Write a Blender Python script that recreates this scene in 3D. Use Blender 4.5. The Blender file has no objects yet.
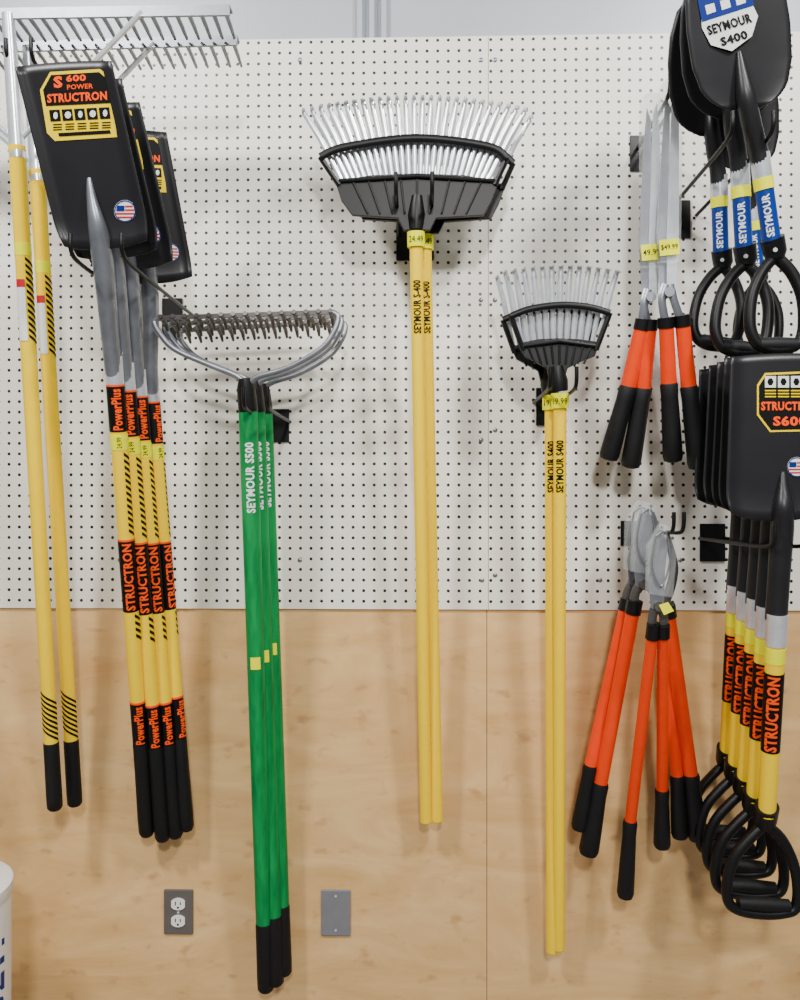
import bpy, bmesh, math, random
from mathutils import Vector, Matrix
random.seed(3)
D=2.0; F=833.0
yaw=math.radians(1.5)
C=Vector((0.0,-D,1.45))
R=Matrix.Rotation(yaw,3,'Z')@Matrix.Rotation(math.pi/2,3,'X')
def ray(px,py): return R@Vector(((px-400)/F,(500-py)/F,-1))
def P(px,py,d=0.0):
    v=ray(px,py); return C+v*((-d-C.y)/v.y)
def proj(w):
    c=R.transposed()@(w-C); return 400+F*c.x/-c.z, 500-F*c.y/-c.z
def K(d): return (D-d)/F
def online(a,b,py):
    lo,hi=-1.0,2.0
    for _ in range(40):
        m=(lo+hi)/2
        if proj(a.lerp(b,m))[1]<py: lo=m
        else: hi=m
    return a.lerp(b,lo)
def plane_fn(p0,p1,p2):
    n=(p1-p0).cross(p2-p0).normalized()
    if n.y>0: n=-n
    def f(px,py,off=0.0):
        q=p0+n*off; v=ray(px,py)
        return C+v*((q-C).dot(n)/v.dot(n))
    f.n=n
    return f
def catmull(pts,k=6):
    pts=[Vector(p) for p in pts]; out=[]
    for i in range(len(pts)-1):
        p0=pts[max(i-1,0)];p1=pts[i];p2=pts[i+1];p3=pts[min(i+2,len(pts)-1)]
        for j in range(k):
            t=j/k
            out.append(0.5*((2*p1)+(p2-p0)*t+(2*p0-5*p1+4*p2-p3)*t*t+(3*p1-p0-3*p2+p3)*t**3))
    out.append(pts[-1]); return out

# ---------- materials
def srgb(c):
    return tuple(((x/255)/12.92 if x/255<=0.04045 else ((x/255+0.055)/1.055)**2.4) for x in c)
def mat(name,rgb,rough=0.5,metal=0.0,var=0.12,scale=30,alpha=1.0,stretch=(1,1,1),bump=0.0,coat=0.0,spec=0.4):
    m=bpy.data.materials.new(name); m.use_nodes=True
    nt=m.node_tree; b=nt.nodes['Principled BSDF']
    c=srgb(rgb)
    tc=nt.nodes.new('ShaderNodeTexCoord'); mp=nt.nodes.new('ShaderNodeMapping'); mp.inputs['Scale'].default_value=stretch
    no=nt.nodes.new('ShaderNodeTexNoise'); no.inputs['Scale'].default_value=scale; no.inputs['Detail'].default_value=4
    cr=nt.nodes.new('ShaderNodeValToRGB')
    cr.color_ramp.elements[0].position=0.3; cr.color_ramp.elements[1].position=0.7
    cr.color_ramp.elements[0].color=(*[x*(1-var) for x in c],1); cr.color_ramp.elements[1].color=(*[min(1,x*(1+var)) for x in c],1)
    nt.links.new(tc.outputs['Object'],mp.inputs[0]); nt.links.new(mp.outputs[0],no.inputs['Vector'])
    nt.links.new(no.outputs['Fac'],cr.inputs['Fac']); nt.links.new(cr.outputs['Color'],b.inputs['Base Color'])
    b.inputs['Roughness'].default_value=rough; b.inputs['Metallic'].default_value=metal; b.inputs['Alpha'].default_value=alpha
    b.inputs['Coat Weight'].default_value=coat; b.inputs['Specular IOR Level'].default_value=spec
    if bump:
        bn=nt.nodes.new('ShaderNodeBump'); bn.inputs['Strength'].default_value=bump; bn.inputs['Distance'].default_value=0.002
        nt.links.new(no.outputs['Fac'],bn.inputs['Height']); nt.links.new(bn.outputs[0],b.inputs['Normal'])
    return m
M={}
M['yellow']=mat('yellow_fiberglass',(253,212,0),0.3,0,0.02,spec=0.12)
M['green']=mat('green_fiberglass',(0,130,64),0.5,0,0.3,scale=60,stretch=(1,1,0.15),spec=0.25)
M['black']=mat('black_plastic',(12,12,13),0.42,spec=0.3)
M['grip']=mat('black_rubber_grip',(13,13,15),0.6,bump=0.2,scale=200,spec=0.3)
M['blade']=mat('black_painted_steel',(27,27,30),0.38,0.0,0.15,scale=12,spec=0.4)
M['steel']=mat('grey_painted_steel',(138,142,150),0.35,0.7,0.12)
M['alu']=mat('brushed_aluminium',(128,131,137),0.4,0.7,0.1,scale=60)
M['silver']=mat('zinc_plated_steel',(228,232,238),0.25,0.6,0.1,scale=40,spec=.6)
M['darksteel']=mat('dark_rake_steel',(92,88,86),0.45,0.6,0.2)
M['orange']=mat('orange_tube_paint',(236,62,6),0.33,0,0.05,spec=0.2)
M['otext']=mat('orange_print',(255,80,5),0.5,0,0.03,spec=.15)
M['ktext']=mat('black_print',(10,10,10),0.5,0,0.03,spec=.2)
M['wtext']=mat('white_print',(228,233,230),0.5,0,0.03)
M['rtext']=mat('red_print',(190,20,28),0.5,0,0.03)
M['navy']=mat('navy_print',(10,38,115),0.5,0,0.05,spec=.2)
M['blue']=mat('blue_stained_wood',(6,48,130),0.4,0,0.25,stretch=(1,1,0.1),scale=50,spec=.3)
M['sticker']=mat('yellow_price_sticker',(240,240,0),0.55,0,0.03,spec=.1)
M['label']=mat('yellow_paper_label',(245,212,0),0.5,0,0.03,spec=.1)
M['white']=mat('white_plastic',(232,232,229),0.4,0,0.03)
M['greyplate']=mat('grey_steel_cover',(124,125,130),0.45,0.2,0.05)
M['outlet']=mat('outlet_plate_grey',(104,98,95),0.45,0.3,0.05)
M['clear']=mat('clear_plastic_film',(225,230,232),0.1,0,0.1,alpha=0.16,spec=.6)
M['hook']=mat('black_powder_coat',(12,12,13),0.4,spec=.3)

# ---------- geometry
class G:
    def __init__(s): s.v=[]; s.f=[]
    def add(s,vs,fs):
        o=len(s.v); s.v+= [Vector(v) for v in vs]; s.f+=[tuple(i+o for i in f) for f in fs]; return s
    def tube(s,pts,rs,n=14,flat=1.0,ref=Vector((0,-1,0)),cap=True):
        pts=[Vector(p) for p in pts]
        if not hasattr(rs,'__len__'): rs=[rs]*len(pts)
        if len(rs)!=len(pts):
            rs2=[]; 
            for i in range(len(pts)):
                t=i/(len(pts)-1)*(len(rs)-1); a=int(min(t,len(rs)-2)); rs2.append(rs[a]+(rs[a+1]-rs[a])*(t-a))
            rs=rs2
        vs=[];fs=[];n1=None
        for i,p in enumerate(pts):
            a=pts[max(i-1,0)];b=pts[min(i+1,len(pts)-1)]
            t=(b-a).normalized()
            base=ref if n1 is None else n1
            q=base-base.dot(t)*t
            if q.length<1e-3: q=Vector((1,0,0))-t.x*t
            n1=q.normalized(); n2=t.cross(n1)
            for j in range(n):
                an=2*math.pi*j/n
                vs.append(p+(n1*math.cos(an)*flat+n2*math.sin(an))*rs[i])
        for i in range(len(pts)-1):
            for j in range(n):
                k=(j+1)%n
                fs.append((i*n+j,i*n+k,(i+1)*n+k,(i+1)*n+j))
        if cap:
            fs.append(tuple(range(n))[::-1]); fs.append(tuple((len(pts)-1)*n+j for j in range(n)))
        return s.add(vs,fs)
    def plate(s,loop,th):
        loop=[Vector(p) for p in loop]; n=len(loop)
        vs=loop+[p+th for p in loop]
        fs=[tuple(range(n)),tuple(range(2*n-1,n-1,-1))]+[(i,i+n,(i+1)%n+n,(i+1)%n) for i in range(n)]
        return s.add(vs,fs)
    def box(s,c,sx,sy,sz,m=None):
        vs=[]
        for x in(-.5,.5):
            for y in(-.5,.5):
                for z in(-.5,.5):
                    v=Vector((x*sx,y*sy,z*sz)); v=(m@v) if m else v; vs.append(Vector(c)+v)
        return s.add(vs,[(0,1,3,2),(4,6,7,5),(0,4,5,1),(2,3,7,6),(0,2,6,4),(1,5,7,3)])
    def grid(s,fn,nu,nv):
        vs=[fn(i/nu,j/nv) for j in range(nv+1) for i in range(nu+1)]
        fs=[(j*(nu+1)+i,j*(nu+1)+i+1,(j+1)*(nu+1)+i+1,(j+1)*(nu+1)+i) for j in range(nv) for i in range(nu)]
        return s.add(vs,fs)
def meshobj(name,g,m,origin=Vector((0,0,0)),smooth=True,solid=0,bevel=0):
    me=bpy.data.meshes.new(name)
    me.from_pydata([tuple(v-origin) for v in g.v],[],g.f); me.update()
    bm=bmesh.new(); bm.from_mesh(me)
    if not solid: 
        try: bmesh.ops.recalc_face_normals(bm,faces=bm.faces)
        except Exception: pass
    bm.to_mesh(me); bm.free()
    me.materials.append(m)
    ob=bpy.data.objects.new(name,me); bpy.context.scene.collection.objects.link(ob)
    if bevel:
        b=ob.modifiers.new('bevel','BEVEL'); b.width=bevel; b.segments=2; b.limit_method='ANGLE'
    if solid:
        mo=ob.modifiers.new('solid','SOLIDIFY'); mo.thickness=solid; mo.offset=0
    if smooth:
        for p in me.polygons: p.use_smooth=True
        try:
            me.set_sharp_from_angle(angle=math.radians(40))
        except Exception: pass
    return ob
def meta(o,label,cat=None,group=None,kind=None):
    o['label']=label
    if cat: o['category']=cat
    if group: o['group']=group
    if kind: o['kind']=kind
def frame(A,B,spin=0):
    s=(A-B).length; Z=(A-B)/s; Y=Vector((0,1,0)); Y=(Y-Y.dot(Z)*Z).normalized(); X=Y.cross(Z)
    if spin:
        q=Matrix.Rotation(math.radians(spin),3,Z); X=q@X; Y=q@Y
    m=Matrix.Identity(4)
    for i,c in enumerate((X,Y,Z)):
        for r in range(3): m[r][i]=c[r]*s
    for r in range(3): m[r][3]=A[r]
    return m
class T:
    def __init__(s,name,A,B,label,cat,group=None):
        s.name=name; s.A=A; s.B=B
        s.root=bpy.data.objects.new(name,None); s.root.empty_display_size=0.03
        bpy.context.scene.collection.objects.link(s.root); s.root.location=A
        meta(s.root,label,cat,group); s.parts=[]
    def part(s,name,g,m,smooth=True,solid=0,parent=None,label=None,bevel=0):
        o=meshobj(name,g,M[m] if isinstance(m,str) else m,s.A,smooth,solid,bevel)
        o.parent=parent or s.root; s.parts.append(o)
        if label: o['label']=label
        return o
    def copy(s,A,B,label=None,skip=(),spin=0):
        root=s.root.copy(); bpy.context.scene.collection.objects.link(root)
        mp={s.root:root}
        for o in s.parts:
            if o in skip: continue
            c=o.copy(); bpy.context.scene.collection.objects.link(c); c.parent=mp[o.parent]; mp[o]=c
        root.matrix_world=frame(A,B,spin)@frame(s.A,s.B).inverted()@Matrix.Translation(s.A)
        if label: root['label']=label
        return root
_tc={}
def textgeo(st,bold=0.03):
    if (st,bold) in _tc: return _tc[(st,bold)]
    cu=bpy.data.curves.new('t','FONT'); cu.body=st; cu.size=1; cu.offset=bold; cu.resolution_u=2
    cu.space_character=1.0+bold*2
    ob=bpy.data.objects.new('t',cu); bpy.context.scene.collection.objects.link(ob)
    dg=bpy.context.evaluated_depsgraph_get(); dg.update()
    me=bpy.data.meshes.new_from_object(ob.evaluated_get(dg))
    vs=[(v.co.x,v.co.y) for v in me.vertices]; fs=[tuple(p.vertices) for p in me.polygons]
    bpy.data.objects.remove(ob); bpy.data.curves.remove(cu); bpy.data.meshes.remove(me)
    x0=min(v[0] for v in vs);x1=max(v[0] for v in vs);y0=min(v[1] for v in vs);y1=max(v[1] for v in vs)
    vs=[((v[0]-x0)/(x1-x0)-.5,(v[1]-y0)/(y1-y0)-.5) for v in vs]
    _tc[(st,bold)]=(vs,fs); return vs,fs
def pxtext(g,st,cx,cy,w,h,ang,fn,off,bold=0.03):
    vs,fs=textgeo(st,bold); ca,sa=math.cos(math.radians(ang)),math.sin(math.radians(ang))
    out=[]
    for x,y in vs:
        X=x*w;Y=y*h
        out.append(fn(cx+X*ca-Y*sa, cy-(X*sa+Y*ca), off))
    g.add(out,fs); return g
def pxpoly(g,pts,fn,off):
    return g.add([fn(x,y,off) for x,y in pts],[tuple(range(len(pts)))])
def wrap(g,vs,fs,c,U,r,off):
    N=(C-c).normalized(); N=(N-N.dot(U)*U).normalized(); L=N.cross(U)
    if L.x>0: L=-L
    bm=bmesh.new(); bv=[bm.verts.new((x,y,0)) for x,y in vs]
    for f in fs:
        try: bm.faces.new([bv[i] for i in f])
        except Exception: pass
    k=-6
    while k<=6:
        bmesh.ops.bisect_plane(bm,geom=bm.verts[:]+bm.edges[:]+bm.faces[:],plane_co=(0,k*r*0.25,0),plane_no=(0,1,0)); k+=1
    bm.verts.index_update()
    out=[]
    for v in bm.verts:
        a=max(-1.6,min(1.6,v.co.y/r)); out.append(c+U*v.co.x+(L*math.sin(a)+N*math.cos(a))*(r+off))
    g.add(out,[tuple(v.index for v in f.verts) for f in bm.faces]); bm.free(); return g
def handletext(g,st,a,b,y0,y1,hpx,r,off=0.0008,bold=0.05,sh=0.0):
    p=online(a,b,y0);q=online(a,b,y1);c=(p+q)/2;U=(p-q).normalized();L=(p-q).length
    vs,fs=textgeo(st,bold); h=hpx
    return wrap(g,[(x*L,y*h+sh) for x,y in vs],fs,c,U,r,off)
def hatch(g,a,b,y0,y1,r,n=9,off=0.0008,lo=-1.35,hi=-0.15):
    p=online(a,b,y0);q=online(a,b,y1);c=(p+q)/2;U=(p-q).normalized();L=(p-q).length
    vs=[];fs=[];st=L/n
    for i in range(n):
        x=-L/2+i*st; o=len(vs); l=lo*r; h=hi*r; sh=(h-l)*.8
        vs+=[(x,l),(x+st*.5,l),(x+st*.5+sh,h),(x+sh,h)]; fs.append((o,o+1,o+2,o+3))
    return wrap(g,vs,fs,c,U,r,off)
def seg(a,b,y0,y1,r0,r1=None,n=20):
    p=online(a,b,y0);q=online(a,b,y1); return G().tube([p,q],[r0,r0 if r1 is None else r1],n=n)
def grip(a,b,y0,y1,r0,r1):
    p=online(a,b,y0);q=online(a,b,y1)
    pts=[p.lerp(q,t) for t in (0,.02,.3,.8,.95,.985,1)]
    return G().tube(pts,[r0*.95,r0,r0,r1,r1*.97,r1*.75,r1*.4],n=20)

# ---------- setting
def pegmat():
    m=bpy.data.materials.new('perforated_hardboard'); m.use_nodes=True; nt=m.node_tree; b=nt.nodes['Principled BSDF']
    N=nt.nodes.new; Lk=nt.links.new
    tc=N('ShaderNodeTexCoord'); sp=N('ShaderNodeSeparateXYZ'); Lk(tc.outputs['Object'],sp.inputs[0])
    def mth(op,a,bv=None):
        n=N('ShaderNodeMath'); n.operation=op
        for i,x in enumerate((a,bv)):
            if x is None: continue
            if isinstance(x,(int,float)): n.inputs[i].default_value=x
            else: Lk(x,n.inputs[i])
        return n.outputs[0]
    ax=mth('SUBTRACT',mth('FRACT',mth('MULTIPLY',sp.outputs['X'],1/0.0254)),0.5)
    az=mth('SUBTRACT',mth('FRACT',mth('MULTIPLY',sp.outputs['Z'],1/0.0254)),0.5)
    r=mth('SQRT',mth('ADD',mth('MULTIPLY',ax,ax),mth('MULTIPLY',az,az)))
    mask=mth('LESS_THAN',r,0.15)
    no=N('ShaderNodeTexNoise'); no.inputs['Scale'].default_value=3; Lk(tc.outputs['Object'],no.inputs['Vector'])
    cr=N('ShaderNodeValToRGB'); cr.color_ramp.elements[0].color=(*srgb((232,228,216)),1); cr.color_ramp.elements[1].color=(*srgb((244,241,230)),1)
    Lk(no.outputs['Fac'],cr.inputs['Fac'])
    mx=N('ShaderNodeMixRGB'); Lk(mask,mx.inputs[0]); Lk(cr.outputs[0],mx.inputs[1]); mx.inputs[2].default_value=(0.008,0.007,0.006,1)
    Lk(mx.outputs[0],b.inputs['Base Color']); b.inputs['Roughness'].default_value=0.4
    bn=N('ShaderNodeBump'); bn.inputs['Strength'].default_value=0.6; bn.inputs['Distance'].default_value=0.002; bn.invert=True
    Lk(mask,bn.inputs['Height']); Lk(bn.outputs[0],b.inputs['Normal'])
    return m
def plymat():
    m=bpy.data.materials.new('birch_plywood'); m.use_nodes=True; nt=m.node_tree; b=nt.nodes['Principled BSDF']
    N=nt.nodes.new; Lk=nt.links.new
    tc=N('ShaderNodeTexCoord'); mp=N('ShaderNodeMapping'); mp.inputs['Scale'].default_value=(1.0,1.0,3.2); Lk(tc.outputs['Object'],mp.inputs[0])
    no=N('ShaderNodeTexNoise'); no.inputs['Scale'].default_value=2.4; no.inputs['Detail'].default_value=9; no.inputs['Roughness'].default_value=.62; no.inputs['Distortion'].default_value=1.6; Lk(mp.outputs[0],no.inputs['Vector'])
    cr=N('ShaderNodeValToRGB'); e=cr.color_ramp.elements
    e[0].position=0.28;e[0].color=(*srgb((205,160,100)),1); e[1].position=0.72;e[1].color=(*srgb((234,195,136)),1)
    Lk(no.outputs['Fac'],cr.inputs['Fac'])
    mp2=N('ShaderNodeMapping'); mp2.inputs['Scale'].default_value=(1.0,1,1.6); Lk(tc.outputs['Object'],mp2.inputs[0])
    n2=N('ShaderNodeTexNoise'); n2.inputs['Scale'].default_value=18; n2.inputs['Detail'].default_value=4; Lk(mp2.outputs[0],n2.inputs['Vector'])
    c2=N('ShaderNodeValToRGB'); c2.color_ramp.elements[0].position=0.60; c2.color_ramp.elements[0].color=(0,0,0,1); c2.color_ramp.elements[1].position=0.76;c2.color_ramp.elements[1].color=(.6,.6,.6,1)
    Lk(n2.outputs['Fac'],c2.inputs['Fac'])
    mx=N('ShaderNodeMixRGB'); Lk(c2.outputs[0],mx.inputs[0]); Lk(cr.outputs[0],mx.inputs[1]); mx.inputs[2].default_value=(*srgb((168,122,76)),1)
    Lk(mx.outputs[0],b.inputs['Base Color']); b.inputs['Roughness'].default_value=0.38
    return m
MP=pegmat(); MW=plymat()
def boxobj(name,x0,x1,y0,y1,z0,z1,m,bevel=0):
    return meshobj(name,G().box(((x0+x1)/2,(y0+y1)/2,(z0+z1)/2),x1-x0,y1-y0,z1-z0),m,smooth=False,bevel=bevel)
zb=P(488,609.5).z; zt=P(488,36).z; xs=P(488.3,300).x
MWALL=mat('white_metal_liner',(165,171,177),0.4,0.1,0.04,scale=5)
o=boxobj('wall_back',-3,3,0.024,0.12,0,3.6,MWALL); meta(o,'white ribbed metal building wall',kind='structure')
MF=mat('grey_concrete',(140,136,130),0.6,0,0.15,scale=6,bump=0.1)
o=boxobj('floor',-3,3,-4,0.12,-0.1,0,MF); meta(o,'grey concrete shop floor',kind='structure')
for x0,x1,lab in ((-1.5,xs-0.0008,0),(xs+0.0008,xs+1.22,1)):
    o=boxobj('pegboard_panel',x0,x1,0,0.006,zb,zt,MP); meta(o,'white perforated pegboard sheet fixed to the wall','pegboard','pegboard sheets')
    o=boxobj('plywood_panel',x0-0.003,x1-0.003 if lab==0 else x1,0.007,0.0235,0.0,zt,MW); meta(o,'light birch plywood sheet under the pegboard','plywood','plywood sheets')
for px in (-120,360,372,384,700):
    x=P(px,10,-0.02).x
    g=G().plate([Vector((x-0.012,0.024,zt)),Vector((x-0.006,0.008,zt)),Vector((x+0.006,0.008,zt)),Vector((x+0.012,0.024,zt))],Vector((0,0,3.55-zt)))
    o=meshobj('trim_%d'%(abs(px)),g,MWALL,smooth=False); meta(o,'vertical metal wall rib',kind='structure')
for px,py in ((481,300),(495,300),(482,580),(495,575),(481,60),(495,60),(481,190),(495,430),(481,440),(700,60),(300,60),(120,560),(300,560),(600,580),(680,560)):
    p=P(px,py)
    g=G().tube([p+Vector((0,0.001,0)),p+Vector((0,-0.0015,0)),p+Vector((0,-0.003,0))],[0.0055,0.0055,0.003],n=12,ref=Vector((0,0,1)))
    o=meshobj('screw',g,M['steel']); meta(o,'small silver washer-head screw in the pegboard','screw','pegboard screws')

def outlet():
    A=P(179,911,-0.007); t=T('electrical_outlet',A,A+Vector((0,0,-.1)),'grey duplex outlet plate with two white receptacles on plywood','outlet')
    g=G().box(A+Vector((0,-0.003,0)),0.071,0.006,0.108); t.part('cover_plate',g,'outlet',smooth=False,bevel=0.002)
    for s in(-1,1):
        c=A+Vector((0,-0.007,s*0.0205)); loop=[]
        for i in range(24):
            a=2*math.pi*i/24; loop.append(c+Vector((max(-.0165,min(.0165,.019*math.cos(a))),0.001,0.0145*math.sin(a))))
        r=t.part('receptacle',G().plate(loop,Vector((0,-0.003,0))),'white',smooth=False)
        for dx,h in((-.006,.009),(.006,.007)): t.part('slot',G().box(c+Vector((dx,-0.0022,0.002)),0.0022,0.0006,h),'ktext',smooth=False,parent=r)
        t.part('slot',G().tube([c+Vector((0,-0.0018,-.008)),c+Vector((0,-0.0025,-.008))],0.0026,n=10,ref=Vector((0,0,1))),'ktext',smooth=False,parent=r)
    t.part('screw',G().tube([A+Vector((0,-0.006,0)),A+Vector((0,-0.0075,0))],0.003,n=10,ref=Vector((0,0,1))),'silver')
    A=P(336,912,-0.007); t=T('blank_cover_plate',A,A+Vector((0,0,-.1)),'plain grey metal blank cover plate on plywood','wall plate')
    t.part('cover_plate',G().box(A+Vector((0,-0.003,0)),0.071,0.006,0.11),'greyplate',smooth=False,bevel=0.002)
    for s in(-1,1): t.part('screw',G().tube([A+Vector((0,-0.006,s*.041)),A+Vector((0,-0.0075,s*.041))],0.003,n=10,ref=Vector((0,0,1))),'silver')
outlet()

def tub():
    e=P(4,890,0.35); r=0.15; ztop=P(5,888,0.35).z; c=Vector((e.x-r,-0.35,0))
    t=T('plastic_tub',c,c-Vector((0,0,1)),'tall white plastic tub with blue lettering on the floor','tub')
    pts=[c+Vector((0,0,z)) for z in (0,0.01,ztop-.05,ztop-.05,ztop-.02)]
    t.part('body',G().tube(pts,[r*.96,r*.98,r*.99,r*.99,r*.99],n=48),'white')
    t.part('lid',G().tube([c+Vector((0,0,z)) for z in (ztop-.03,ztop-.028,ztop-.004,ztop)],[r,r*1.01,r*1.01,r*.97],n=48),'white')
    vs,fs=textgeo('MULTI',0.04); U=Vector((0,0,1)); g=G(); cc=c+Vector((0,0,ztop-.21))
    out=[]
    for x,y in vs:
        x*=0.22;y*=0.06
        a=math.radians(80)-y/r; out.append(cc+U*x+Vector((math.sin(a),-math.cos(a),0))*(r*.99+0.001))
    g.add(out,fs); t.part('printed_lettering',g,'navy',smooth=False)
tub()

def hook(px,py,d,spc,label,plate=(0.045,0.09),single=False):
    W=P(px,py,d); base=Vector((W.x,-0.002,W.z-0.035))
    t=T('wall_hook',base,base-Vector((0,0,.1)),label,'hook','pegboard hooks')
    t.part('backplate',G().box(base+Vector((0,-0.0015,-0.01)),plate[0],0.003,plate[1]),'hook',smooth=False,bevel=0.001)
    for s in ((0,) if single else (-1,1)):
        b=base+Vector((s*spc/2,0,0)); L=-W.y
        pts=catmull([b,b+Vector((0,-L*.5,0)),b+Vector((0,-L*.9,0.002)),b+Vector((0,-L,0.014)),b+Vector((0,-L-.004,0.045))],5)
        t.part('prong',G().tube(pts,0.0042,n=10,ref=Vector((1,0,0))),'hook')
    return t
hook(414,178,0.27,0.075,'black steel double-prong hook holding the leaf rakes',plate=(.09,.1))
hook(563,372,0.25,0.055,'black steel double-prong hook holding the shrub rakes')
hook(256,392,0.28,0.05,'black steel double-prong hook holding the green bow rakes',plate=(0.05,0.08))
hook(674,80,0.26,0.02,'black steel hook holding the hedge shears',plate=(0.055,0.085))
hook(678,517,0.30,0.02,'black steel hook holding the loppers',plate=(0.09,0.06))
hook(752,118,0.43,0.075,'black steel double-prong hook holding the blue-handled shovels')
hook(790,530,0.42,0.06,'black steel double-prong hook holding the square shovels with D grips',plate=(0.06,0.09))
hook(97,240,0.47,0.095,'black steel double-prong hook holding the square shovels',plate=(0.05,0.1))
hook(20,45,0.36,0.05,'black steel double-prong hook holding the landscape rakes')

# ---------- landscape rakes
def landscape():
    Wa=P(17,148,0.33); Wb=P(55,810,0.12); k=K(.3)
    t=T('landscape_rake',Wa,Wb,'wide aluminium landscape rake with yellow handle and black grip','rake','landscape rakes')
    rt=P(8,14,0.36)
    t.part('ferrule',G().tube([rt,Wa+(Wa-rt)*0.08],[0.012,0.0165],n=20),'silver')
    r=0.0165
    hd=t.part('handle',seg(Wa,Wb,146,745,r,0.0155),'yellow')
    t.part('grip',grip(Wa,Wb,742,810,0.017,0.0175),'grip')
    g=G(); hatch(g,Wa,Wb,262,345,0.0166,n=13); t.part('printed_stripes',g,'ktext',parent=hd)
    g=G(); hatch(g,Wa,Wb,700,741,0.0156,n=8,lo=-1.3,hi=1.3); t.part('printed_stripes',g,'ktext',parent=hd)
    t.part('price_sticker',seg(Wa,Wb,243,256,0.0169),'sticker',parent=hd)
    p=online(Wa,Wb,280);q=online(Wa,Wb,341);U=(p-q).normalized();h=(p-q).length/2
    g=G(); wrap(g,[(-h,0),(h,0),(h,.018),(-h,.018)],[(0,1,2,3)],(p+q)/2,U,.0166,.0009); pl=t.part('paper_label',g,'wtext',parent=hd)
    g=G(); wrap(g,[(h*.75,0),(h,0),(h,.018),(h*.75,.018)],[(0,1,2,3)],(p+q)/2,U,.0166,.0016); t.part('printed_patch',g,'rtext',parent=hd)
    xr=Vector((1,0,0)); hw=0.445; c=rt
    g=G().box(c+Vector((0,0,0.0)),2*hw,0.006,0.020)
    g.box(c+Vector((0,0.012,0.010)),2*hw,0.026,0.004)
    n=36
    for i in range(n):
        x=-hw+0.01+(2*hw-.02)*i/(n-1); b=c+Vector((x,0,0))
        g.tube([b,b+Vector((0,0.05,-0.003)),b+Vector((0,0.085,-0.008))],[0.0045,0.0042,0.003],n=6)
    t.part('rake_head',g,'alu',smooth=False,label='long aluminium bar with a row of teeth')
    for s in(-1,1):
        t.part('brace',G().tube([Wa+Vector((0,0.0,0.01)),c+Vector((s*0.27,0.0,0.0))],0.0055,n=8),'silver')
    t.copy(P(37,172,0.24),P(75,806,0.06),label='aluminium landscape rake with yellow handle, hung against another one')
landscape()

# ---------- square shovel parts
def squareblade(t,TL,TR,BR,BL,dt,db,matn='blade',curl=0.012,drop=10):
    fn=plane_fn(P((TL[0]+TR[0])/2,(TL[1]+TR[1])/2,dt),P(*BL,db),P(*BR,db))
    def S(u,v):
        x=(TL[0]*(1-u)+TR[0]*u)*(1-v)+(BL[0]*(1-u)+BR[0]*u)*v
        y=(TL[1]*(1-u)+TR[1]*u)*(1-v)+(BL[1]*(1-u)+BR[1]*u)*v
        e=abs(2*u-1)
        cx=(TL[0]+TR[0])/2*(1-v)+(BL[0]+BR[0])/2*v
        y+=drop*(1-e**3)*v**6
        if v>0.85: x=cx+(x-cx)*(1-0.10*((v-.85)/.15)**2)
        y-=2*(1-e*e)*(1-v)**4
        off=curl*(max(0,(e-.72)/.28)**2)+0.008*(max(0,(v-.85)/.15))**2
        return fn(x,y,off)
    t.part('blade',G().grid(S,28,20),matn,solid=0.003)
    return fn
def flag(t,cx,cy,r,fn):
    g=G(); pxpoly(g,[(cx+r*math.cos(a*math.pi/12),cy+r*math.sin(a*math.pi/12)) for a in range(24)],fn,0.0025); d=t.part('round_sticker',g,'wtext',smooth=False)
    for i in range(4):
        g=G()
        yy=cy-r*.5+i*r*.33
        w=math.sqrt(max(0,r*r*.72-(yy-cy)**2)); x0=cx-w if i>1 else cx
        pxpoly(g,[(x0,yy),(cx+w,yy),(cx+w,yy+r*.16),(x0,yy+r*.16)],fn,0.0031)
        t.part('printed_stripe',g,'rtext',smooth=False,parent=d)
    g=G(); pxpoly(g,[(cx-r*.72,cy-r*.5),(cx-r*.05,cy-r*.5),(cx-r*.05,cy+r*.02),(cx-r*.8,cy+r*.02)],fn,0.0033)
    n=24
    for a in range(n):
        a0=a*2*math.pi/n;a1=(a+1)*2*math.pi/n
        pxpoly(g,[(cx+r*q*math.cos(b),cy+r*q*math.sin(b)) for q,b in((.98,a0),(.98,a1),(.88,a1),(.88,a0))],fn,0.0033)
    t.part('printed_emblem',g,'navy',smooth=False,parent=d)

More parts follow.
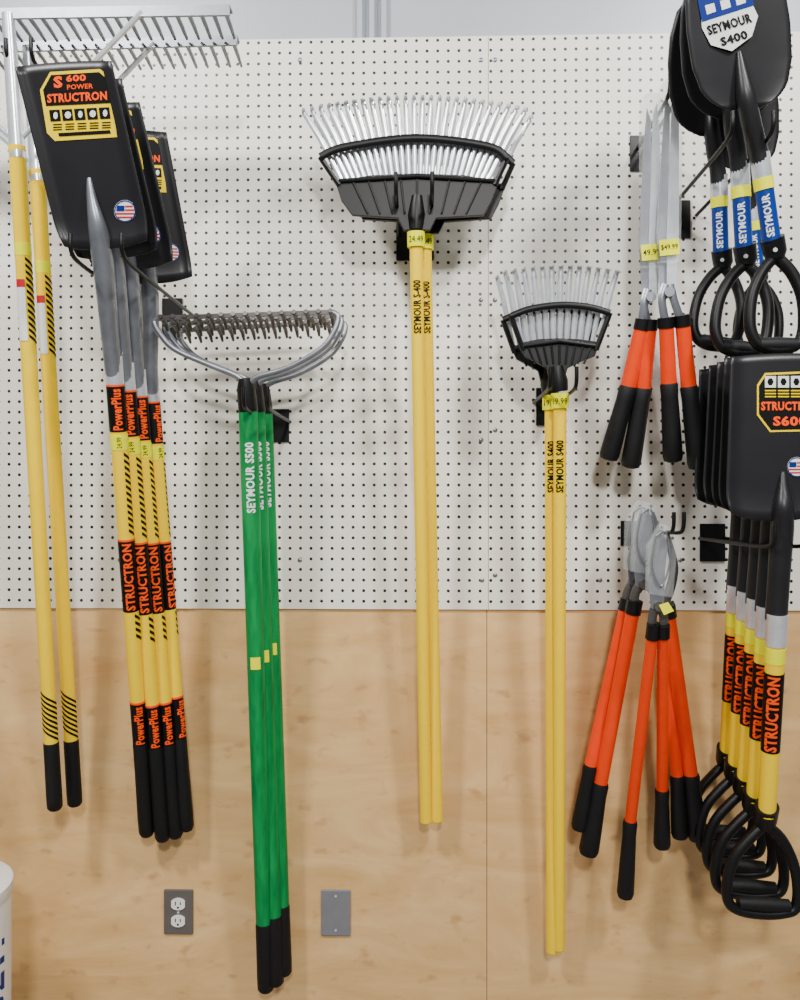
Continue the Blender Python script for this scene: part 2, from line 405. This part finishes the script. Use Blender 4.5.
def leftshovels():
    Wa=P(115,382,0.30); Wb=P(147,836,0.05)
    t=T('square_shovel',Wa,Wb,'black square-blade shovel with yellow handle hung blade up','shovel','long-handled square shovels')
    fn=squareblade(t,(15,67),(111,61),(151,240),(60,246),0.50,0.40,drop=6)
    pts=[fn(89,178,0.002),fn(92,200,0.006),fn(97,225,0.01),P(102,252,0.395),P(106,290,0.37),P(111,345,0.325),Wa]
    k=K(.38)
    t.part('socket',G().tube(catmull(pts,4),[2*k,5*k,8.5*k,11*k,10*k,9*k,9*k],n=20),'steel')
    r=0.0175
    t.part('ferrule',seg(Wa,Wb,356,384,r*1.06),'silver')
    hd=t.part('handle',seg(Wa,Wb,382,745,r,0.016),'yellow')
    t.part('grip',grip(Wa,Wb,742,836,0.0172,0.0185),'grip')
    for y0,y1,s in((386,431,'PowerPlus'),(540,610,'STRUCTRON'),(702,743,'PowerPlus')):
        rr=r+(0.016-r)*((y0+y1)/2-382)/360+0.0007
        b=t.part('printed_band',seg(Wa,Wb,y0,y1,rr+0.0004,rr),'ktext',parent=hd)
        g=G(); handletext(g,s,Wa,Wb,y0+2,y1-2,0.020,rr+.0002,bold=0.035); t.part('printed_lettering',g,'otext',parent=hd)
        t.part('printed_ring',seg(Wa,Wb,y0-2,y0,rr+.0003),'otext',parent=hd)
    t.part('price_sticker',seg(Wa,Wb,434,449,r+0.0006),'sticker',parent=hd)
    g=G(); handletext(g,'24.99',Wa,Wb,436,447,0.010,r+.0008,bold=0.0); t.part('price_lettering',g,'ktext',parent=hd)
    g=G(); hatch(g,Wa,Wb,454,536,0.0172,n=13,hi=-.4); t.part('printed_stripes',g,'ktext',parent=hd)
    g=G(); hatch(g,Wa,Wb,614,640,0.0168,n=4,hi=-.4); t.part('printed_stripes',g,'ktext',parent=hd)
    g=G(); pxpoly(g,[(40,90),(50,72),(100,69),(109,76),(117,137),(55,141),(47,133)],fn,0.0025); lb=t.part('paper_label',g,'label',smooth=False)
    g=G(); pxpoly(g,[(43,90),(51,75),(99,72),(106,78),(111,103),(46,106)],fn,0.0032); t.part('printed_panel',g,'ktext',smooth=False,parent=lb)
    for i in range(5):
        g=G()
        x=49+i*12.4; y=110-i*.6; pxpoly(g,[(x,y),(x+10.5,y-.5),(x+12,y+11),(x+1.5,y+11.5)],fn,0.0032)
        t.part('printed_icon_box',g,'ktext',smooth=False,parent=lb)
    g=G()
    for i in range(5):
        x=53+i*12.2
        for q in (124,126.7,129.2): pxpoly(g,[(x,q-i*.5),(x+9,q-.4-i*.5),(x+9,q+.8-i*.5),(x,q+1.2-i*.5)],fn,0.0032)
    pxpoly(g,[(58,133),(110,130),(111,133.5),(59,136.5)],fn,0.0032)
    t.part('printed_text_lines',g,'ktext',smooth=False,parent=lb)
    g=G(); pxtext(g,'S',58,82,9,12,3,fn,0.0038,.05); pxtext(g,'600',76,78,20,7,3,fn,0.0038,.04); pxtext(g,'POWER',80,86.5,26,5,3,fn,0.0038,.02); t.part('printed_lettering',g,'otext',smooth=False,parent=lb)
    g=G(); pxtext(g,'STRUCTRON',77,97,60,9,3,fn,0.0040,.04); t.part('printed_lettering',g,'otext',smooth=False,parent=lb)
    for i in range(5):
        g=G()
        x=55.5+i*12.4; y=115.5-i*.6; pxpoly(g,[(x+3.2*math.cos(a*math.pi/4)*(1 if i%2 else .7),y+3.6*math.sin(a*math.pi/4)) for a in range(8)],fn,0.0038)
        t.part('printed_icon',g,'wtext',smooth=False,parent=lb)
    flag(t,125,211,11,fn)
    t.copy(P(127,388,0.26),P(163,841,0.05))
    t.copy(P(139,394,0.215),P(176,838,0.045),spin=8)
    t.copy(P(152,400,0.165),P(187,831,0.045),spin=30,label='black square-blade shovel with yellow handle, turned sideways behind the others')
leftshovels()

# ---------- green bow rakes
def bowrakes():
    Wa=P(248,408,0.20); Wb=P(266,991,0.05)
    t=T('bow_rake',Wa,Wb,'steel bow rake with green handle and black grip','rake','green bow rakes')
    r=0.0205
    hd=t.part('handle',seg(Wa,Wb,405,925,r,0.0185),'green')
    top=P(245,378,0.215)
    t.part('socket',G().tube([top,top.lerp(Wa,.35),Wa+(Wa-top)*.1],[0.014,0.020,0.0215],n=20),'black')
    t.part('grip',grip(Wa,Wb,922,991,0.0195,0.020),'grip')
    g=G(); handletext(g,'SEYMOUR S500',Wa,Wb,442,512,0.019,r,bold=.035); t.part('printed_lettering',g,'wtext',parent=hd)
    p=online(Wa,Wb,661); U=(Wa-Wb).normalized(); g=G(); wrap(g,[(-.014,-.01),(.014,-.01),(.014,.012),(-.014,.012)],[(0,1,2,3)],p,U,0.0200,0.0008); t.part('price_sticker',g,'sticker',parent=hd)
    d=0.25; k=K(d)
    g=G()
    L=P(160,318,d); Rr=P(332,312,d)
    rot=Matrix.Rotation(-math.atan2((Rr-L).z,(Rr-L).x),3,'Y')
    g.box((L+Rr)/2,(Rr-L).length,0.007,0.009,rot)
    n=15
    for i in range(n):
        b=L.lerp(Rr,(i+.1)/(n-.8)); g.tube([b+Vector((0,-.008,.002)),b,b+Vector((0,.028,-.005)),b+Vector((0,.045,-.018))],[.005,0.005,0.005,0.003],n=8)
    t.part('toothed_bar',g,'darksteel',smooth=False)
    for pts in ([(244,384,.215),(236,376,.22),(212,366,.235),(176,350,.25),(160,334,.252),(154,322,.25),(160,318,.25)],
                [(248,384,.215),(258,377,.22),(288,368,.235),(320,350,.25),(334,332,.252),(338,317,.25),(332,312,.25)]):
        t.part('bow',G().tube(catmull([P(*q) for q in pts],6),3.0*k,n=10),'steel')
    t.copy(P(256,409,0.140),P(276,985,0.05))
    t.copy(P(264,411,0.08),P(284,975,0.04))
bowrakes()

# ---------- leaf rakes
def fanrake(name,label,group,cx,by,bw,tcx,ty,tw,tc,n,d,bar,platepts,sock,Wa,Wb,r,txt,ty0,ty1,price,endy,barr=3.4,tr=2.7):
    t=T(name,Wa,Wb,label,'rake',group); k=K(d)
    for i in range(n):
        s=-1+2*i/(n-1)
        b=(cx+bw*s,by); q=(tcx+tw*s,ty+tc*s*s)
        m=(b[0]*.3+q[0]*.7,b[1]*.3+q[1]*.7)
        pts=[P(b[0],b[1],d),P(m[0],m[1],d+.018),P(q[0],q[1]+5,d+.022),P(q[0]+s*1,q[1]+1,d+.03),P(q[0]+s*2.5+1,q[1]-1+2.5,d+.042)]
        t.part('tine',G().tube(pts,[tr*.8*k,tr*k,tr*.95*k,tr*.9*k,tr*.8*k],n=8,flat=.35),'silver')
    loop=[P(x,y,d+.012) for x,y in platepts]
    g=G().plate(loop,Vector((0,0.010,0)))
    x0=min(p[0] for p in platepts);x1=max(p[0] for p in platepts);y0=min(p[1] for p in platepts);y1=max(p[1] for p in platepts)
    g.tube([P(x0+4,y0+8,d+.014),P((x0+x1)/2,y0+3,d+.016),P(x1-4,y0+8,d+.014)],2.4*k,n=8)
    for i in range(-4,5):
        g.tube([P((x0+x1)/2+i*(x1-x0)*.1,y0+6,d+.014),P((x0+x1)/2+i*(x1-x0)*.075,y1-16,d+.013)],1.2*k,n=6)
    t.part('fan_plate',g,'black',smooth=False,bevel=0.001)
    g=G().tube(catmull([P(x,y,d+.026) for x,y in bar],8),barr*k,n=10,flat=.7)
    g.tube(catmull([P(x,y,d+.004) for x,y in bar],8),barr*k*.8,n=8,flat=.5)
    for e,sg in((bar[0],-1),(bar[-1],1)):
        xx=x0 if sg<0 else x1
        g.tube([P(e[0],e[1],d+.022),P(xx-sg*4,y0+12,d+.012)],2.8*k,n=8)
    t.part('crossbar',g,'black')
    a=P(*sock,d+.006)
    t.part('socket',G().tube([a,a.lerp(Wa,.5),Wa+(Wa-a).normalized()*-.01],[r*.9,r*1.45,r*1.3],n=18),'black')
    hd=t.part('handle',seg(Wa,Wb,proj(Wa)[1]-3,endy-2,r,r*.97),'yellow')
    q=online(Wa,Wb,endy-2); q2=online(Wa,Wb,endy); t.part('end_cap',G().tube([q,q.lerp(q2,.6),q2],[r*.97,r*.85,r*.4],n=18),'yellow')
    g=G(); handletext(g,txt,Wa,Wb,ty0,ty1,r*1.2,r,bold=.035); t.part('printed_lettering',g,'ktext',parent=hd)
    st=t.part('price_sticker',G().tube([Wa+(Wa-Wb).normalized()*.006,Wa+(Wb-Wa).normalized()*.026],r*1.36,n=18),'sticker')
    g=G(); vs,fs=textgeo(price,0.0); c=Wa+(Wb-Wa).normalized()*.011
    U=(Wa-Wb).normalized(); N=(C-c); N=(N-N.dot(U)*U).normalized(); L=N.cross(U); L=-L if L.x<0 else L
    g.add([c+L*math.sin(x*1.7)*r*1.40+N*(math.cos(x*1.7)*r*1.40+.0008)+U*y*.013 for x,y in vs],fs); t.part('price_lettering',g,'ktext',smooth=False,parent=st)
    return t
t=fanrake('leaf_rake','large metal-tine leaf rake with black fan plate and yellow handle','large leaf rakes',
  415,206,60,414,95,110,13,27,0.19,[(320,157),(345,147),(416,138),(487,146),(507,158)],
  [(335,181),(370,175),(417,173),(465,175),(499,181),(492,200),(484,215),(436,218),(430,230),(404,230),(398,218),(352,215),(341,200)],
  (417,196),P(416,235,0.19),P(426,823,0.05),0.0143,'SEYMOUR S-400',281,334,'24.49',823,barr=4)
t.copy(P(425,238,0.135),P(437,822,0.045))
t=fanrake('shrub_rake','small metal-tine shrub rake with black fan plate and yellow handle','small shrub rakes',
  560,350,37,561,264,55,6,13,0.19,[(511,316),(530,309),(560,305),(588,307),(610,313)],
  [(519,343),(538,339),(558,338),(580,339),(600,342),(595,356),(580,362),(568,368),(564,380),(550,380),(547,368),(536,362),(525,356)],
  (557,366),P(560,396,0.19),P(559,950,0.05),0.0140,'SEYMOUR S400',440,492,'19.99',950)
t.copy(P(551,398,0.14),P(552,953,0.045))

# ---------- hedge shears
def shears(pv,tip,d,hands,price,label):
    A=P(pv[0],pv[1],d); B=P(pv[0],pv[1]+170,d-.08); k=K(d)
    t=T('hedge_shears',A,B,label,'shears','hedge shears')
    for s in(-1,1):
        x,y=pv[0]+s*3,pv[1]; tx,tyy=tip[0]+s*4,tip[1]+ (10 if s>0 else 16)
        L=[(x-s*4,y+4),(x+s*5,y-4),(x+s*8,y-60),(tx+s*4,tyy+35),(tx+s*1,tyy),(tx-s*3,tyy+12),(x-s*4,y-60)]
        t.part('blade',G().plate([P(a,b,d+.004*s) for a,b in L],Vector((0,.003,0))),'silver' if s>0 else 'steel',smooth=False)
    L=[(pv[0]-8,pv[1]-30),(tip[0]-11,tip[1]+40),(tip[0]-10,tip[1]+6),(tip[0]-4,tip[1]),(tip[0]+6,tip[1]),(tip[0]+11,tip[1]+8),(tip[0]+12,tip[1]+60),(pv[0]+13,pv[1]-30)]
    t.part('plastic_sleeve',G().plate([P(a,b,d+.012) for a,b in L],Vector((0,.02,0))),'clear',smooth=False,bevel=.002)
    fn=plane_fn(P(600,100,d+.013),P(700,100,d+.013),P(650,300,d+.013))
    cx,cy=pv[0]+0,pv[1]-46
    g=G(); pxpoly(g,[(cx-9,cy-7),(cx+11,cy-9),(cx+12,cy+7),(cx-8,cy+9)],fn,.001); st=t.part('price_sticker',g,'sticker',smooth=False)
    g=G(); pxtext(g,price,cx+1.5,cy,17,6,5,fn,.0018,0.01); t.part('price_lettering',g,'ktext',smooth=False,parent=st)
    t.part('pivot_bolt',G().tube([A+Vector((0,-.012,0)),A+Vector((0,.008,0))],5*k,n=12,ref=Vector((0,0,1))),'steel')
    for (ax,ay),(bx,by),(gx,gy) in hands:
        a=P(ax,ay,d-.01);b=P(bx,by,d-.045);c=P(gx,gy,d-.08)
        s=1 if ax>pv[0] else -1
        t.part('tang',G().tube(catmull([P(pv[0]+s*2,pv[1]-8,d),P(pv[0]+s*6,pv[1]+8,d),a+(b-a)*.1],5),[5*k,4*k,4.5*k],n=10,flat=.6),'steel')
        t.part('collar',G().tube([a-(b-a)*.04,a+(b-a)*.12],8.2*k,n=16),'black')
        t.part('handle',G().tube([a,b],[7.3*k,8*k],n=18),'orange')
        pts=[b.lerp(c,q) for q in(-.03,0,.15,.6,.92,.98,1)]
        t.part('grip',G().tube(pts,[7.8*k,9*k,8.6*k,9.6*k,10.2*k,9*k,5*k],n=18),'grip')
shears((650,298),(652,92),0.20,[((643,322),(628,388),(608,460)),((650,322),(643,390),(630,468))],'49.99','hedge shears with orange handles in a clear plastic sleeve')
shears((668,293),(671,78),0.235,[((666,320),(669,385),(673,462)),((682,318),(689,388),(698,469))],'$49.99','hedge shears with orange handles and wider-spread grips')

# ---------- loppers
def lopper(pv,d,hands,label,r=6.5,topdx=6):
    A=P(pv[0],pv[1],d); B=P(pv[0],pv[1]+240,.1); k=K(d); x,y=pv
    t=T('lopper',A,B,label,'lopper','orange-handled loppers')
    L=[(x-7,y+2),(x-9,y-22),(x-8+topdx,y-48),(x-1+topdx,y-76),(x+4+topdx,y-60),(x+7,y-35),(x+6,y),(x+2,y+6)]
    t.part('blade',G().plate([P(a,b,d+.004) for a,b in L],Vector((0,.003,0))),'steel',smooth=False)
    pts=[(x+1,y+4,d-.004),(x+11,y-14,d-.004),(x+16,y-38,d-.004),(x+12,y-60,d-.004),(x+8+topdx*.3,y-72,d-.004)]
    t.part('hook_jaw',G().tube(catmull([P(*q) for q in pts],5),[6*k,5*k,4.5*k,3.5*k,1.5*k],n=10,flat=.35),'darksteel')
    L=[(x-11,y-12),(x-10,y-60),(x-4+topdx,y-82),(x+14,y-80),(x+19,y-50),(x+15,y-8)]
    t.part('plastic_sleeve',G().plate([P(a,b,d+.012) for a,b in L],Vector((0,.018,0))),'clear',smooth=False,bevel=.002)
    lp=[(x-2,y-70,d+.014),(x-6,y-40,d+.016),(x+3,y-20,d+.016),(x+12,y-45,d+.016),(x+8,y-74,d+.014),(x-2,y-70,d+.014)]
    t.part('hang_strap',G().tube(catmull([P(*q) for q in lp],6),0.9*k,n=8),'steel')
    t.part('pivot_bolt',G().tube([A+Vector((0,-.012,0)),A+Vector((0,.008,0))],5*k,n=12,ref=Vector((0,0,1))),'darksteel')
    for (ax,ay),(bx,by),(gx,gy) in hands:
        a=P(ax,ay,d-.01);b=P(bx,by,.105);c=P(gx,gy,.085)
        t.part('shank',G().tube(catmull([P(x,y-2,d-.002),P((x+ax)/2+(3 if ax>x else -3),(y+ay)/2-2,d-.006),a+(b-a)*.05],5),[6*k,4.5*k,5*k],n=10,flat=.6),'darksteel')
        t.part('collar',G().tube([a-(b-a)*.03,a+(b-a)*.04],(r+.6)*k,n=16),'black')
        t.part('handle',G().tube([a,b],[(r-.6)*k,(r)*k],n=18),'orange')
        kk=K(.1); pts=[b.lerp(c,q) for q in(-.05,0,.15,.6,.92,.98,1)]
        t.part('grip',G().tube(pts,[q*kk*r/6.5 for q in(6.8,7.5,7,8.2,8.8,7.5,4)],n=18),'grip')
    return t
lopper((636,582),0.13,[((626,604),(590,768),(579,830)),((664,604),(677,778),(680,838))],'orange-handled lopper hung behind the others',r=6.3)
lopper((643,584),0.19,[((634,606),(600,786),(588,855)),((668,610),(691,777),(698,840))],'orange-handled lopper with widely spread grips',r=7.3)
t=lopper((658,606),0.26,[((653,630),(630,824),(625,898)),((663,630),(662,792),(662,848))],'narrow orange lopper hung at the front of the hook',r=6.2)
fn=plane_fn(P(600,600,.285),P(700,600,.285),P(650,500,.285))
g=G(); pxpoly(g,[(659,605),(668,602),(674,611),(664,615)],fn,0); t.part('price_sticker',g,'sticker',smooth=False)

# ---------- D grips
def dgrip(t,top,throat,loop,bar,d0,d1,r):
    k=K(d1)
    g=G().tube([P(top[0],top[1],d0),P(throat[0],throat[1]-6,d1),P(throat[0],throat[1]+2,d1)],[11.5*k,11*k,8.5*k],n=18)
    g.tube(catmull([P(x,y,d1) for x,y in loop],5),r*k,n=12,flat=1.1)
    f=t.part('grip_frame',g,'black')
    t.part('crossbar',G().tube([P(bar[0][0],bar[0][1],d1),P((bar[0][0]+bar[1][0])/2,(bar[0][1]+bar[1][1])/2,d1),P(bar[1][0],bar[1][1],d1)],[(r+1.2)*k,(r+2.2)*k,(r+1.2)*k],n=14),'grip')
    c=P(throat[0],throat[1]-8,d1+12*k); t.part('rivet',G().tube([c,c+Vector((0,-.002,0))],2.2*k,n=10,ref=Vector((0,0,1))),'silver')

def rightshovels():
    Wa=P(776,640,0.37); Wb=P(763,910,0.27)
    t=T('square_spade',Wa,Wb,'black square-blade shovel with short yellow handle and D grip','shovel','D-grip square shovels')
    fn=squareblade(t,(731,357),(830,354),(824,512),(726,512),0.40,0.39,curl=.010,drop=9)
    k=K(.38)
    pts=[fn(783,472,0.002),fn(783,490,0.006),fn(783,508,0.01),P(782,530,0.39),P(779,575,0.38),P(776,620,0.372)]
    t.part('socket',G().tube(catmull(pts,4),[2*k,6*k,10*k,11*k,10.5*k,10.5*k],n=20),'blade')
    r=0.0180
    line0=Wa; line1=P(767,812,0.30)
    t.part('ferrule',seg(line0,line1,614,645,r*1.08),'silver')
    hd=t.part('handle',seg(line0,line1,643,815,r,0.017),'yellow')
    t.part('price_sticker',seg(line0,line1,647,662,r*1.05),'sticker',parent=hd)
    t.part('printed_band',seg(line0,line1,672,750,r+.0008,r+.0002),'ktext',parent=hd)
    g=G(); handletext(g,'STRUCTRON',line0,line1,674,748,0.024,r+.0008,bold=.04); t.part('printed_lettering',g,'otext',parent=hd)
    dgrip(t,(767,806),(765,826),[(765,824),(750,838),(734,858),(727,884),(729,903),(742,911),(764,914),(782,913),(795,908),(798,890),(793,862),(781,838),(765,824)],((738,903),(789,906)),0.30,0.28,5.2)
    g=G(); pxpoly(g,[(757,385),(765,373),(815,371),(822,378),(822,427),(815,431),(770,432),(757,415)],fn,0.0025); lb=t.part('paper_label',g,'label',smooth=False)
    g=G(); pxpoly(g,[(759,386),(766,375),(814,373),(820,379),(820,426),(814,429),(771,430),(759,414)],fn,0.0032); t.part('printed_panel',g,'ktext',smooth=False,parent=lb)
    for i in range(4):
        g=G(); pxpoly(g,[(765+i*13,376),(776+i*13,376),(776+i*13,387.5),(765+i*13,387.5)],fn,0.0038)
        ic=t.part('printed_icon_box',g,'wtext',smooth=False,parent=lb)
        g=G(); pxpoly(g,[(770.5+i*13+3.2*math.cos(a*math.pi/3),381.7+4*math.sin(a*math.pi/3)) for a in range(6)],fn,0.0043)
        t.part('printed_icon',g,'ktext',smooth=False,parent=lb)
    g=G()
    for i in range(4):
        for q in (390,393,396): pxpoly(g,[(765+i*13,q),(776+i*13,q),(776+i*13,q+1.2),(765+i*13,q+1.2)],fn,0.0038)
    t.part('printed_text_lines',g,'label',smooth=False,parent=lb)
    g=G(); pxtext(g,'STRUCTRON',790,406,58,9,0,fn,0.0038,.04); t.part('printed_lettering',g,'otext',smooth=False,parent=lb)
    g=G(); pxtext(g,'S600',790,421,34,10,0,fn,.0038,.04); t.part('printed_lettering',g,'otext',smooth=False,parent=lb)
    flag(t,797,467,10,fn)
    for a,b,da in (((765,631),(750,892),.31),((755,622),(740,871),.255),((745,614),(731,853),.20),((735,607),(723,836),.145)):
        t.copy(P(*a,da),P(*b,da-.1))
rightshovels()

def roundshovels():
    Wa=P(761,165,0.38); Wb=P(777,348,0.34)
    t=T('round_point_shovel',Wa,Wb,'black round-point shovel with blue handle and black D grip','shovel','D-grip round-point shovels')
    b0=Vector((747,109)); b1=Vector((728,-75)); ax=(b1-b0); pr=Vector((-ax.y,ax.x)).normalized()
    fn=plane_fn(P(748,112,.40),P(700,-20,.46),P(760,-30,.46))
    prof=[(0,14),(.04,32),(.11,43),(.25,50),(.45,52),(.62,50),(.78,42),(.9,26),(1,2)]
    def hw(v):
        for (a,x),(b,y) in zip(prof,prof[1:]):
            if v<=b: return x+(y-x)*(v-a)/(b-a)
        return 2
    def S(u,v):
        e=2*u-1; c=b0+ax*v+pr*(hw(v)*-e); return fn(c.x,c.y,0.010*e*e*min(1,hw(v)/40))
    t.part('blade',G().grid(S,20,32),'blade',solid=.003)
    k=K(.4)
    pts=[fn(739,52,.002),fn(742,74,.008),fn(746,98,.014),P(751,122,.405),P(757,145,.39),Wa]
    t.part('socket',G().tube(catmull(pts,4),[2.5*k,6*k,9*k,9.5*k,9*k,9.5*k],n=18),'blade')
    r=0.0172; e=P(772,243,.355)
    t.part('ferrule',seg(Wa,e,154,178,r*1.08),'silver')
    hd=t.part('handle',seg(Wa,e,177,245,r,r),'blue')
    t.part('price_sticker',seg(Wa,e,178,190,r*1.1),'sticker',parent=hd)
    g=G(); handletext(g,'SEYMOUR',Wa,e,195,237,0.014,r,bold=.03); t.part('printed_lettering',g,'wtext',parent=hd)
    dgrip(t,(772,238),(775,258),[(775,256),(762,272),(752,296),(750,326),(757,343),(768,349),(779,350),(790,348),(800,341),(804,324),(802,296),(791,272),(775,256)],((759,345),(796,345)),.355,.345,5.8)
    g=G(); pxpoly(g,[(700,0),(745,-12),(758,16),(752,36),(732,51),(711,45),(702,28)],fn,.008); lb=t.part('paper_label',g,'wtext',smooth=False)
    g=G(); pxpoly(g,[(698,2),(696,-12),(742,-26),(750,-6),(755,5),(702,22)],fn,.0087); t.part('printed_panel',g,'navy',smooth=False,parent=lb)
    g=G(); pxtext(g,'SEYMOUR',729.5,24,46,10,17,fn,.0092,.04); t.part('printed_lettering',g,'ktext',smooth=False,parent=lb)
    g=G(); pxtext(g,'S400',734,38,28,9,17,fn,.0092,.04); t.part('printed_lettering',g,'ktext',smooth=False,parent=lb)
    for i in range(3):
        g=G()
        x=709+i*15;y=9-i*4.5; pxpoly(g,[(x-4,y-3.5),(x+5,y-6),(x+7,y+2.5),(x-2,y+5.5)],fn,.0094)
        t.part('printed_icon',g,'wtext',smooth=False,parent=lb)
    t.copy(P(740,174,.30),P(739,351,.27))
    t.copy(P(719,186,.23),P(714,345,.20))
    t.copy(P(752,212,.19),P(757,352,.16))
roundshovels()

# ---------- light + camera
def area(loc,rot,sx,sy,pw,col=(1,.98,.95)):
    l=bpy.data.lights.new('ceiling_light','AREA'); l.shape='RECTANGLE'; l.size=sx; l.size_y=sy; l.energy=pw; l.color=col
    o=bpy.data.objects.new('ceiling_light',l); o.location=loc; o.rotation_euler=rot; bpy.context.scene.collection.objects.link(o)
def aim(loc,to): return (Vector(to)-Vector(loc)).to_track_quat('-Z','Y').to_euler()
for loc,p in (((-1.4,-1.9,3.5),72),((1.3,-1.9,3.5),66),((0.2,-3.6,3.1),78)):
    area(loc,aim(loc,(0,0,1.1)),0.3,0.3,p)
w=bpy.data.worlds.new('World'); bpy.context.scene.world=w; w.use_nodes=True
w.node_tree.nodes['Background'].inputs[0].default_value=(0.95,0.96,1,1); w.node_tree.nodes['Background'].inputs[1].default_value=0.24
cam=bpy.data.cameras.new('Camera'); co=bpy.data.objects.new('Camera',cam); bpy.context.scene.collection.objects.link(co)
cam.sensor_fit='HORIZONTAL'; cam.sensor_width=36; cam.lens=F/800*36
co.matrix_world=Matrix.Translation(C)@R.to_4x4(); bpy.context.scene.camera=co
